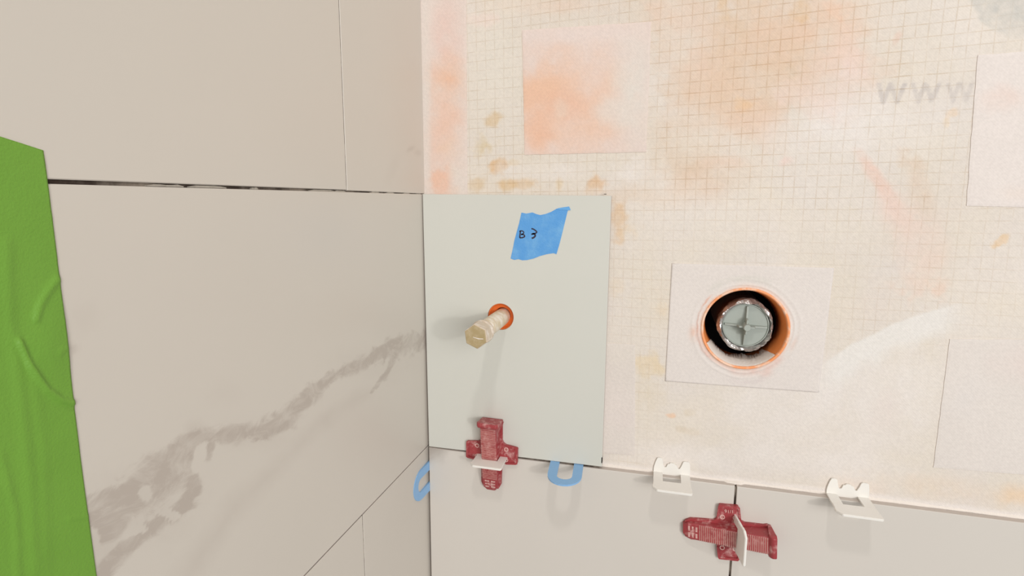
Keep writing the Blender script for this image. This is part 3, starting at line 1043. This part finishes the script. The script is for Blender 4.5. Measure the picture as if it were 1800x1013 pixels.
# ------------------------------------------------------------------ drain pipe with grey test plug
DP = back(1311, 573, YM + 8)
drain = empty('drain_pipe', (DP[0], DP[1], DP[2]))
tag(drain, 'grey plugged drain pipe end inside the orange rimmed opening', 'pipe')
bm = bmesh.new()
rg = random.Random(5)
wr = [[rg.uniform(-.8, .8) for _ in range(72)] for _ in range(8)]
fold = []
rs_ = np.random.RandomState(12)
for k in range(8):
    f_ = rs_.randn(72)
    f_ = np.convolve(np.concatenate([f_, f_, f_]), np.ones(6) / 6, 'same')[72:144] * 1.6
    fold.append(f_.tolist())


def crinkle(k):
    def f(i, r, y):
        return r + fold[k][i % 72] * 1.1 + wr[k][i % 72] * .25, y + fold[(k + 3) % 8][i % 72] * 1.6
    return f


prof = [(22.9, 4.0), (23.4, 0.0), (24.6, -1.4), (25.9, -.4), (26.8, 3.0), (27.0, 9), (26.8, 16)]
rings = []
for k, (r, y) in enumerate(prof):
    ring = []
    for i in range(72):
        a = 2 * math.pi * i / 72
        if k == 0:
            r2, y2 = r, y
        else:
            r2, y2 = crinkle(k)(i, r, y)
        ring.append(bm.verts.new((r2 * math.cos(a) * MM, y2 * MM, r2 * math.sin(a) * MM)))
    rings.append(ring)
for A, B_ in zip(rings[:-1], rings[1:]):
    for i in range(72):
        j = (i + 1) % 72
        bm.faces.new((A[i], A[j], B_[j], B_[i]))
o = obj('pipe_wrap', bm, M_FOIL, drain)
o['label'] = 'crinkled shiny grey wrap on the pipe end'
bm = bmesh.new()
lathe(bm, 0, 0, [(26.2, 4.5), (26.3, 40), (26.3, 100), (22, 100), (22, 6), (26.2, 4.5)], 72)
obj('pipe_body', bm, M_PIPEBODY, drain, smooth=True)
plug_bm = bmesh.new()
rr0 = lathe(plug_bm, 0, 0, [(23.0, 3.5), (22.4, 1.4), (21.6, 1.2), (21.0, 2.6), (.01, 3.0)], 72)
plug = obj('plug', plug_bm, M_PLUG, drain)
plug['label'] = 'grey plastic plug with crossed ribs'


def rib(bm, ang, r0, r1, w, y0, h0, h1):
    """tapering rib from the centre outwards"""
    c, s = math.cos(ang), math.sin(ang)
    vs = []
    for (r, h) in ((r0, h0), (r0 + (r1 - r0) * .35, h0), (r0 + (r1 - r0) * .42, h1), (r1, h1 * .6)):
        for sd in (-1, 1):
            for (yy, ww) in ((y0, w), (y0 - h, w * .7)):
                vs.append(bm.verts.new(((r * c - sd * ww * s) * MM, yy * MM, (r * s + sd * ww * c) * MM)))
    for k in range(3):
        a = vs[k * 4:(k + 1) * 4]
        b = vs[(k + 1) * 4:(k + 2) * 4]
        for f in ((0, 1), (1, 3), (3, 2), (2, 0)):
            bm.faces.new((a[f[0]], a[f[1]], b[f[1]], b[f[0]]))
    bm.faces.new((vs[0], vs[2], vs[3], vs[1]))
    e = vs[12:]
    bm.faces.new((e[0], e[1], e[3], e[2]))


for k in range(4):
    bm = bmesh.new()
    rib(bm, math.radians(-2 + 90 * k), 0.4, 20.4, 1.1, 3.2, 11.0, 5.5)
    obj('rib', bm, M_PLUG, plug)
bm = bmesh.new()
lathe(bm, 0, 0, [(3.7, 3.0), (3.5, -10.4), (3.0, -11.2), (.01, -11.2)], 28)
obj('knob', bm, M_PLUG, plug)

# ------------------------------------------------------------------ capped water pipe sticking out through the narrow tile
pipe = empty('water_pipe', (PIPE[0] - .6, 0, PIPE[1] - 1.8), Matrix.Rotation(math.radians(1.2), 3, 'X') @ Matrix.Rotation(math.radians(-1.0), 3, 'Z'))
tag(pipe, 'short tan smeared water pipe with hexagonal cap poking out of the narrow tile', 'pipe')
bm = bmesh.new()
lathe(bm, 0, 0, [(.01, -60), (9.0, -60), (9.1, -44), (9.35, -41), (9.35, -10), (9.2, 10), (9.2, 40), (.01, 40)], 40)
obj('pipe_body', bm, M_PIPE, pipe, smooth=True)


def hexring(r, y, ph=math.radians(37)):
    return [((r * math.cos(ph + math.pi / 3 * i)), y, r * math.sin(ph + math.pi / 3 * i)) for i in range(6)]


bm = bmesh.new()
r1 = [bm.verts.new(vmm(p)) for p in hexring(12.3, -62.5)]
r2 = [bm.verts.new(vmm(p)) for p in hexring(12.7, -64)]
r3 = [bm.verts.new(vmm(p)) for p in hexring(12.7, -80)]
r4 = [bm.verts.new(vmm(p)) for p in hexring(12.0, -81.2)]
for A, B_ in ((r1, r2), (r2, r3), (r3, r4)):
    for i in range(6):
        bm.faces.new((A[i], A[(i + 1) % 6], B_[(i + 1) % 6], B_[i]))
bm.faces.new(r1)
cap = obj('hex_cap', bm, M_CAPSIDE, pipe)
bm = bmesh.new()
rf = [bm.verts.new(vmm(p)) for p in hexring(12.0, -81.2)]
ri = [bm.verts.new(vmm(p)) for p in hexring(11.1, -81.5)]
for i in range(6):
    bm.faces.new((rf[i], rf[(i + 1) % 6], ri[(i + 1) % 6], ri[i]))
bm.faces.new(ri)
o = obj('cap_face', bm, M_CAP, cap)
o['label'] = 'dull tan end face of the hexagonal cap'
bm = bmesh.new()
lathe(bm, 0, 0, [(9.0, -57), (11.6, -57.6), (12.2, -60), (12.0, -62.6), (9.0, -62.6)], 40)
obj('cap_collar', bm, M_CAPSIDE, cap, smooth=True)
# streak of dried thinset on the face
bm = bmesh.new()
st = [(-2.5, -.2), (1, -.9), (4, -1.3), (8, -1.2), (8, -1.8), (3, -2.1), (-2.5, -.7)]
fa = [bm.verts.new((a * MM, -81.75 * MM, b * MM)) for a, b in st]
fb = [bm.verts.new((a * MM, -81.4 * MM, b * MM)) for a, b in st]
bm.faces.new(fa)
for i in range(len(st)):
    j = (i + 1) % len(st)
    bm.faces.new((fa[i], fa[j], fb[j], fb[i]))
obj('thinset_streak', bm, M_BEAD, cap)


# ------------------------------------------------------------------ tapes
def caps(bm, poly, A, B_):
    n = len(poly)
    area2 = sum(poly[i][0] * poly[(i + 1) % n][1] - poly[(i + 1) % n][0] * poly[i][1] for i in range(n))
    convex = all(((poly[(i + 1) % n][0] - poly[i][0]) * (poly[(i + 2) % n][1] - poly[(i + 1) % n][1]) -
                  (poly[(i + 1) % n][1] - poly[i][1]) * (poly[(i + 2) % n][0] - poly[(i + 1) % n][0])) * area2 > -1e-6 for i in range(n))
    if convex:
        bm.faces.new(A)
        bm.faces.new(B_[::-1])
    else:
        for t in tessellate_polygon([[Vector((u, v, 0)) for u, v in poly]]):
            bm.faces.new([A[i] for i in t])
            bm.faces.new([B_[i] for i in t][::-1])
    for i in range(n):
        j = (i + 1) % n
        bm.faces.new((A[i], A[j], B_[j], B_[i]))


def slab(bm, poly, y0, y1):
    """poly: list of (x, z) mm; solid between depths y0 (front) and y1"""
    f = [bm.verts.new((x * MM, y0 * MM, z * MM)) for x, z in poly]
    b = [bm.verts.new((x * MM, y1 * MM, z * MM)) for x, z in poly]
    caps(bm, poly, f, b)


def crop7(a, b):
    return (860 + a / 7.2375, 340 + b / 7.2375)


tp = [(410, 245), (470, 258), (550, 243), (600, 265), (650, 277), (720, 262), (790, 235), (850, 200), (880, 190), (930, 183), (1000, 215), (998, 222),
      (940, 460), (900, 620), (855, 775), (820, 762), (730, 775), (640, 800), (560, 832), (480, 850), (420, 852), (370, 838), (320, 848), (272, 830),
      (305, 680), (320, 600), (380, 380)]
w = [back(*crop7(*p), -.25) for p in tp]
c0 = np.mean(w, 0)
btape = empty('painter_tape', (c0[0], 0, c0[2]))
tag(btape, 'torn piece of blue painter tape with handwritten B 3 on the narrow tile', 'tape')
bm = bmesh.new()
slab(bm, [(p[0] - c0[0], p[2] - c0[2]) for p in w], -.3, 0)
obj('tape_sheet', bm, M_BTAPE, btape)
fl = [(850, 200), (880, 188), (940, 178), (1015, 168), (1035, 212), (998, 218), (975, 212), (900, 207)]
w = [back(*crop7(*p), -.9) for p in fl]
bm = bmesh.new()
slab(bm, [(p[0] - c0[0], p[2] - c0[2]) for p in w], -.75, -.25)
o = obj('folded_corner', bm, M_BTAPE2, btape)


def ribbon(bm, pts, wd, y):
    """flat pen stroke on a vertical plane, pts (x, z) mm"""
    n = len(pts)
    L_, R_ = [], []
    for i in range(n):
        a = np.array(pts[max(i - 1, 0)])
        b = np.array(pts[min(i + 1, n - 1)])
        t = (b - a) / (np.linalg.norm(b - a) + 1e-9)
        nn = np.array([-t[1], t[0]]) * wd / 2
        p = np.array(pts[i])
        L_.append(bm.verts.new(((p + nn)[0] * MM, y * MM, (p + nn)[1] * MM)))
        R_.append(bm.verts.new(((p - nn)[0] * MM, y * MM, (p - nn)[1] * MM)))
    for i in range(n - 1):
        bm.faces.new((L_[i], L_[i + 1], R_[i + 1], R_[i]))


strokes = [
    ([(396, 478), (394, 505), (391, 535), (388, 566)], 1.5),
    ([(383, 486), (400, 478), (422, 480), (438, 492), (437, 508), (424, 518), (404, 524)], 1.3),
    ([(404, 524), (430, 524), (447, 536), (450, 548), (438, 558), (415, 565), (386, 566)], 1.5),
    ([(536, 450), (560, 455), (586, 472), (604, 490), (596, 504), (570, 514), (534, 522)], 1.5),
    ([(545, 518), (566, 514), (582, 526), (584, 542), (572, 558), (540, 574)], 1.9)]
bm = bmesh.new()
for pts, wd in strokes:
    # smooth the strokes
    q2 = [back(*crop7(*p), -.33) for p in pts]
    q2 = [(p[0] - c0[0], p[2] - c0[2]) for p in q2]
    qq = []
    for i in range(len(q2) - 1):
        p0, p1 = np.array(q2[max(i - 1, 0)]), np.array(q2[i])
        p2, p3 = np.array(q2[i + 1]), np.array(q2[min(i + 2, len(q2) - 1)])
        for t in (0, .33, .66):
            qq.append(.5 * ((2 * p1) + (p2 - p0) * t + (2 * p0 - 5 * p1 + 4 * p2 - p3) * t * t + (3 * p1 - p0 - 3 * p2 + p3) * t ** 3))
    qq.append(np.array(q2[-1]))
    ribbon(bm, qq, wd, -.33)
o = obj('handwriting', bm, M_INK, btape)
o['label'] = 'B 3 written in dark marker'

# green tape down the left wall, close to the camera
TY0, TY1, TZ0, TZ1 = -395.0, -445.0, 40.0, 313.2
n, k = 70, 240
U = np.linspace(0, 1, n + 1)[:, None]
V = np.linspace(0, 1, k + 1)[None, :]
topz = TZ1 + U * 13.0
yy = TY0 + (TY1 - TY0) * U + 0 * V
zz = TZ0 + (topz - TZ0) * V
yy = yy - 1.5 * (1 - V) * 0 + (1 - U) * .35 * np.sin(V * 9)
Pt = np.stack([np.zeros_like(yy), yy, zz], -1)
Xp, Yp = pix(Pt.reshape(-1, 3))


def crease(pl, wd, h):
    d = np.full(len(Xp), 1e9)
    for a, b in zip(pl[:-1], pl[1:]):
        d = np.minimum(d, segdist(Xp, Yp, a, b)[0])
    return h * np.exp(-(d / wd) ** 2)


ht = 0.35 + crease([(30, 600), (50, 645), (80, 685), (105, 703), (125, 708)], 5, 1.5) + crease([(98, 492), (82, 512), (68, 535), (60, 560)], 6, .9) \
    + crease([(10, 430), (15, 560), (35, 700), (50, 850), (60, 1000)], 12, .5) + crease([(55, 640), (75, 800), (80, 1000)], 10, .3) \
    + crease([(100, 620), (112, 612)], 4, .4) + crease([(120, 912), (150, 908)], 4, .4) + crease([(0, 800), (25, 900), (30, 1013)], 8, .4) \
    + .6 * np.clip(fbm(Xp, Yp, 60, 23, 4), 0, 1) + 1.2 * np.exp(-((Xp - 85) / 40) ** 2 - ((Yp - 600) / 70) ** 2)
Pt[..., 0] = ht.reshape(Pt.shape[:2])
me = grid_mesh('masking_tape', Pt)
gt = obj('masking_tape', me, M_GTAPE, smooth=True)
so = gt.modifiers.new('thickness', 'SOLIDIFY')
so.thickness = 0.00025
so.offset = -1
tag(gt, 'long upright strip of wrinkled green masking tape on the marble tile', 'tape')


# ------------------------------------------------------------------ levelling clips
def prism(bm, poly, a0, a1, axes):
    """poly in two local axes, extruded a0..a1 along the third. axes e.g. 'xyz' -> poly (x,y), extrude z"""
    def mk(u, v, w_):
        d = {axes[0]: u, axes[1]: v, axes[2]: w_}
        return bm.verts.new((d['x'] * MM, d['y'] * MM, d['z'] * MM))
    A = [mk(u, v, a0) for u, v in poly]
    B_ = [mk(u, v, a1) for u, v in poly]
    caps(bm, poly, A, B_)


def bev(bm, w_=.35, seg=1):
    bmesh.ops.recalc_face_normals(bm, faces=bm.faces[:])
    es = [e for e in bm.edges if len(e.link_faces) == 2 and e.calc_face_angle(0) > .6]
    bmesh.ops.bevel(bm, geom=es, offset=w_ * MM, segments=seg, affect='EDGES', clamp_overlap=True)


def make_clip(root, reach=33.0, win=13.0, base=True, w0=19.0, w1=19.3):
    """local: x along the joint, y into the wall (face of the tile at 0), z across the joint"""
    bm = bmesh.new()
    wi = 9.3
    t0, t1 = -.9, .9
    prism(bm, [(-w0, 7.2), (-w0, -win), (-wi, -win), (-wi, 7.2)], t0, t1, 'xyz')
    prism(bm, [(w0, 7.2), (w0, -win), (wi, -win), (wi, 7.2)], t0, t1, 'xyz')
    obj('side_strips', bm, M_WHITE, root)
    bm = bmesh.new()
    fr = [(-w0, -win), (-w1, -win - 9), (-w1 - .6, -win - 10), (-w1 - .2, -reach + 5.5), (-w1 + 4.2, -reach),
          (w1 - .8, -reach - .2), (w1 + .4, -reach + 1.6), (w1 + .2, -win - 10), (w1 - .2, -win - 8), (w0, -win)]
    prism(bm, fr, t0 - .3, t1 + .3, 'xyz')
    bev(bm, .45, 2)
    obj('front_bar', bm, M_WHITE, root)
    if base:
        bm = bmesh.new()
        pr = [(-18.8, -14), (18.8, -14), (19.0, 4), (18.9, 9), (18.0, 15.0), (16.8, 15.9), (12.8, 16.1), (11.4, 15.2), (9.8, 10.5), (8.0, 6.8), (6.6, 7.0),
              (4.8, 10.8), (3.2, 11.3), (1.8, 12.6), (-1.6, 12.7), (-2.8, 11.4), (-4.4, 11.0), (-5.8, 7.4), (-7.6, 6.9), (-8.8, 9.0), (-9.6, 13.0),
              (-10.4, 16.4), (-13.0, 17.2), (-15.4, 16.8), (-17.2, 12.5), (-18.6, 7.0), (-19.0, 4)]
        prism(bm, pr, 6.6, 8.2, 'xzy')
        obj('base_plate', bm, M_WHITE, root)


GRP = None
for (pxs, lab, rz, rx) in (((1147 + 33.5, 842), 'bare white levelling clip on the top edge of the lower tile left of the joint', 0.0, 0),
                           ((1493, 880), 'bare white levelling clip on the top edge of the rightmost lower tile', 0.0, 0)):
    c = back(*pxs, 0)
    r_ = empty('leveling_clip', (c[0], 0, .4), Matrix.Rotation(math.radians(rz), 3, 'Z') @ Matrix.Rotation(math.radians(rx), 3, 'X'))
    tag(r_, lab, 'clip', 'white levelling clips')
    make_clip(r_)


# ------------------------------------------------------------------ red levelling wedges
def make_wedge(root, txt_seed, wing_text=True):
    """local: u = x along the length (thin end at -x), v = y across, w = z away from the tile"""
    L0, L1 = -45.0, 41.0
    thin, thick = 7.0, 22.0
    HW = 9.2

    def top(u):
        return thin + (thick - thin) * (u - L0) / (L1 - L0)
    # cross-shaped sole with rounded inner corners
    bm = bmesh.new()
    sole = [(L0 + 2, -9), (L0 + 8, -12), (-14, -12.5), (-11.5, -14), (-10.2, -17), (-8.6, -30), (-7.6, -31), (9.6, -31), (10.6, -30), (12.4, -17), (14, -14), (17, -12.5),
            (L1 - 6, -12), (L1 - 2, -13), (L1 - 2, 13), (L1 - 6, 12), (17, 12.5), (14, 14), (12.4, 17), (10.6, 30), (9.6, 31), (-7.6, 31), (-8.6, 30), (-10.2, 17), (-11.5, 14), (-14, 12.5), (L0 + 8, 12), (L0 + 2, 9)]
    prism(bm, sole, .1, 3.4, 'xyz')
    obj('sole', bm, M_RED, root)
    # raised rims and little ring bosses on the wings
    for s in (-1, 1):
        bm = bmesh.new()
        prism(bm, [(-9.6, s * 29), (-8.6, s * 31), (10.4, s * 31), (11.8, s * 29), (13.0, s * 17), (11.2, s * 17), (9.8, s * 28), (-7.6, s * 28), (-9.0, s * 17), (-11, s * 17)], 3.3, 4.4, 'xyz')
        obj('wing_rim', bm, M_RED, root)
        for cx_ in (-5.4, 7.4):
            bm = bmesh.new()
            lv_ = []
            for r, h in ((2.6, 3.3), (2.6, 4.3), (1.7, 4.3), (1.7, 3.3)):
                lv_.append([bm.verts.new(((cx_ + r * math.cos(k * math.pi / 7)) * MM, (s * 17.5 + r * math.sin(k * math.pi / 7)) * MM, h * MM)) for k in range(14)])
            for A, B_ in zip(lv_[:-1], lv_[1:]):
                for i in range(14):
                    bm.faces.new((A[i], A[(i + 1) % 14], B_[(i + 1) % 14], B_[i]))
            obj('ring_boss', bm, M_REDPALE, root)
    # ramp body
    bm = bmesh.new()
    sec = []
    for u in (L0, L0 + 5, L0 + 12, L1 - 3, L1):
        hw = HW if u > L0 + 6 else HW - (L0 + 6 - u) * .6
        hh = top(u) if u > L0 + 1 else thin - 2.0
        sec.append([bm.verts.new(vmm(p)) for p in ((u, -hw - .8, .2), (u, -hw, hh - 1.2), (u, -hw + 1.2, hh - .2), (u, hw - 1.2, hh - .2), (u, hw, hh - 1.2), (u, hw + .8, .2))])
    for A, B_ in zip(sec[:-1], sec[1:]):
        for i in range(6):
            bm.faces.new((A[i], A[(i + 1) % 6], B_[(i + 1) % 6], B_[i]))
    bm.faces.new(sec[0])
    bm.faces.new(sec[-1][::-1])
    obj('ramp', bm, M_RED, root)
    # saw-tooth ridges
    bm = bmesh.new()
    nt_ = 34
    u0, u1 = L0 + 16, L1 - 4
    for i in range(nt_):
        a = u0 + (u1 - u0) * i / nt_
        b = a + (u1 - u0) / nt_ * .52
        z0, z1 = top(a) - .4, top(b) + .75
        vs = [bm.verts.new(vmm(p)) for p in ((a, -HW + .6, z0), (a, HW - .6, z0), (b, HW - .6, z1), (b, -HW + .6, z1), (b + .2, -HW + .6, z0), (b + .2, HW - .6, z0))]
        bm.faces.new((vs[0], vs[1], vs[2], vs[3]))
        bm.faces.new((vs[3], vs[2], vs[5], vs[4]))
        bm.faces.new((vs[0], vs[3], vs[4]))
        bm.faces.new((vs[1], vs[5], vs[2]))
    o = obj('ridges', bm, M_REDPALE, root)
    o['label'] = 'rows of dusty ridges along the wedge'
    # flared striking lip at the thick end
    bm = bmesh.new()
    tl = top(L1)
    lip = [(L1 - 4, tl - 1), (L1 - 2.2, tl + 2.2), (L1 - .6, tl + 3.4), (L1 + 2.6, tl + 3.2), (L1 + 3.4, tl + 1.6), (L1 + 2.6, tl - 3), (L1 + 1, 1), (L1 - 2, 1)]
    secs = []
    for v, k in ((-12.5, .87), (-10.5, 1), (10.5, 1), (12.5, .87)):
        secs.append([bm.verts.new(vmm((u, v, 1 + (z - 1) * k))) for u, z in lip])
    for A, B_ in zip(secs[:-1], secs[1:]):
        for i in range(len(lip)):
            j = (i + 1) % len(lip)
            bm.faces.new((A[i], A[j], B_[j], B_[i]))
    bm.faces.new(secs[0])
    bm.faces.new(secs[-1][::-1])
    bev(bm, .5, 1)
    obj('striking_lip', bm, M_RED, root)
    # worn raised lettering blocks near the thin end
    bm = bmesh.new()
    rg = random.Random(txt_seed)
    for row in range(3):
        u = L0 + 5.0 + row * 3.7
        for (v0, v1) in ((-6.3, -.8), (.8, 6.0)):
            v = v0
            while v < v1 - .6:
                wd_ = rg.uniform(.7, 1.2)
                h = top(u + .6)
                c8 = [(u, v, h - .5), (u + 1.9, v, h - .2), (u + 1.9, v + wd_, h - .2), (u, v + wd_, h - .5)]
                lo = [bm.verts.new(vmm(p)) for p in c8]
                hi = [bm.verts.new(vmm((p[0], p[1], p[2] + .75))) for p in c8]
                bm.faces.new(hi)
                for i in range(4):
                    bm.faces.new((lo[i], lo[(i + 1) % 4], hi[(i + 1) % 4], hi[i]))
                v += wd_ + .35
    o = obj('raised_marks', bm, M_REDPALE, root)
    o['label'] = 'worn raised marks at the thin end'


def text_mesh(s, size, depth):
    cu = bpy.data.curves.new('t', 'FONT')
    cu.body = s
    cu.size = size
    cu.extrude = depth
    cu.align_x = 'CENTER'
    cu.align_y = 'CENTER'
    ob = bpy.data.objects.new('t', cu)
    COL.objects.link(ob)
    dg = bpy.context.evaluated_depsgraph_get()
    me_ = bpy.data.meshes.new_from_object(ob.evaluated_get(dg))
    bpy.data.objects.remove(ob)
    bpy.data.curves.remove(cu)
    return me_


# wedge across the vertical joint: length along world x, lying on the tile faces (w = -y)
R_h = Matrix(((1, 0, 0), (0, 0, -1), (0, 1, 0)))            # local x->x, y->z, z->-y
tilt = Matrix.Rotation(math.radians(3.2), 3, 'Z')
w2 = empty('leveling_wedge', (342.6, 0, -52.2), R_h @ tilt)
tag(w2, 'red ridged levelling wedge lying sideways across the upright joint of the lower tiles', 'wedge', 'red levelling wedges')
make_wedge(w2, 4)
tm = text_mesh('1/16', 5.2 * MM, .35 * MM)
o = obj('raised_lettering', tm, M_REDPALE, w2)
o.location = Vector((1.2, 24.6, 3.8)) * MM
o.rotation_euler = (0, 0, math.pi)
# its clip stands in the upright joint
R_v = Matrix(((0, 0, 1), (0, 1, 0), (-1, 0, 0)))            # local x -> -z, y -> y, z -> x
c2 = empty('leveling_clip', (348.0, 0, -48.5), Matrix.Rotation(math.radians(11), 3, 'Z') @ R_v)
tag(c2, 'white levelling clip standing upright through the sideways red wedge', 'clip', 'white levelling clips')
make_clip(c2, reach=38, win=16, base=False, w0=18, w1=17.5)

# upright wedge on the narrow tile joint: thin end down
R_u = Matrix(((0, -1, 0), (0, 0, -1), (1, 0, 0)))           # local x->z, y->-x, z->-y
w1 = empty('leveling_wedge', (82.5, 0, 3.6), R_u @ Matrix.Rotation(math.radians(-1), 3, 'Z'))
tag(w1, 'red ridged levelling wedge standing upright below the capped tan pipe', 'wedge', 'red levelling wedges')
make_wedge(w1, 9)
c1 = empty('leveling_clip', (83.5, 0, .2))
tag(c1, 'white levelling clip lying flat through the upright red wedge', 'clip', 'white levelling clips')
make_clip(c1, reach=33, win=16, base=False, w0=18, w1=18.5)


# ------------------------------------------------------------------ blue horseshoe shims
def make_shim(root, t=2.4, ow=18.5, iw=8.2, tip=46.0, inner=35.0):
    """local x across the legs, y towards the wall (legs end at +4), z thickness"""
    bm = bmesh.new()
    out, inn = [], []
    out.append((-ow, 4))
    for k in range(13):
        a = math.pi + math.pi * k / 12
        out.append((ow * math.cos(a), -(tip - ow * 1.1) + ow * 1.1 * math.sin(a)))
    out.append((ow, 4))
    inn.append((iw, 4))
    for k in range(9):
        a = -math.pi * k / 8
        inn.append((iw * math.cos(a), -(inner - 7) + 7 * math.sin(a)))
    inn.append((-iw, 4))
    prism(bm, out + inn, -t / 2, t / 2, 'xyz')
    obj('shim_plate', bm, M_BLUE, root)


s1 = empty('horseshoe_shim', (169.8, 0, 0.6), Matrix.Rotation(math.radians(4), 3, 'Z') @ Matrix.Rotation(math.radians(2), 3, 'X'))
tag(s1, 'blue U-shaped plastic shim lying flat in the joint under the narrow tile', 'shim', 'blue horseshoe shims')
make_shim(s1, t=1.8)
s2 = empty('horseshoe_shim', (1.6, 0, -38), Matrix.Rotation(math.radians(-3), 3, 'Z') @ R_v)
tag(s2, 'blue U-shaped plastic shim standing on edge in the wall corner', 'shim', 'blue horseshoe shims')
make_shim(s2, t=2.2, tip=40, inner=29)
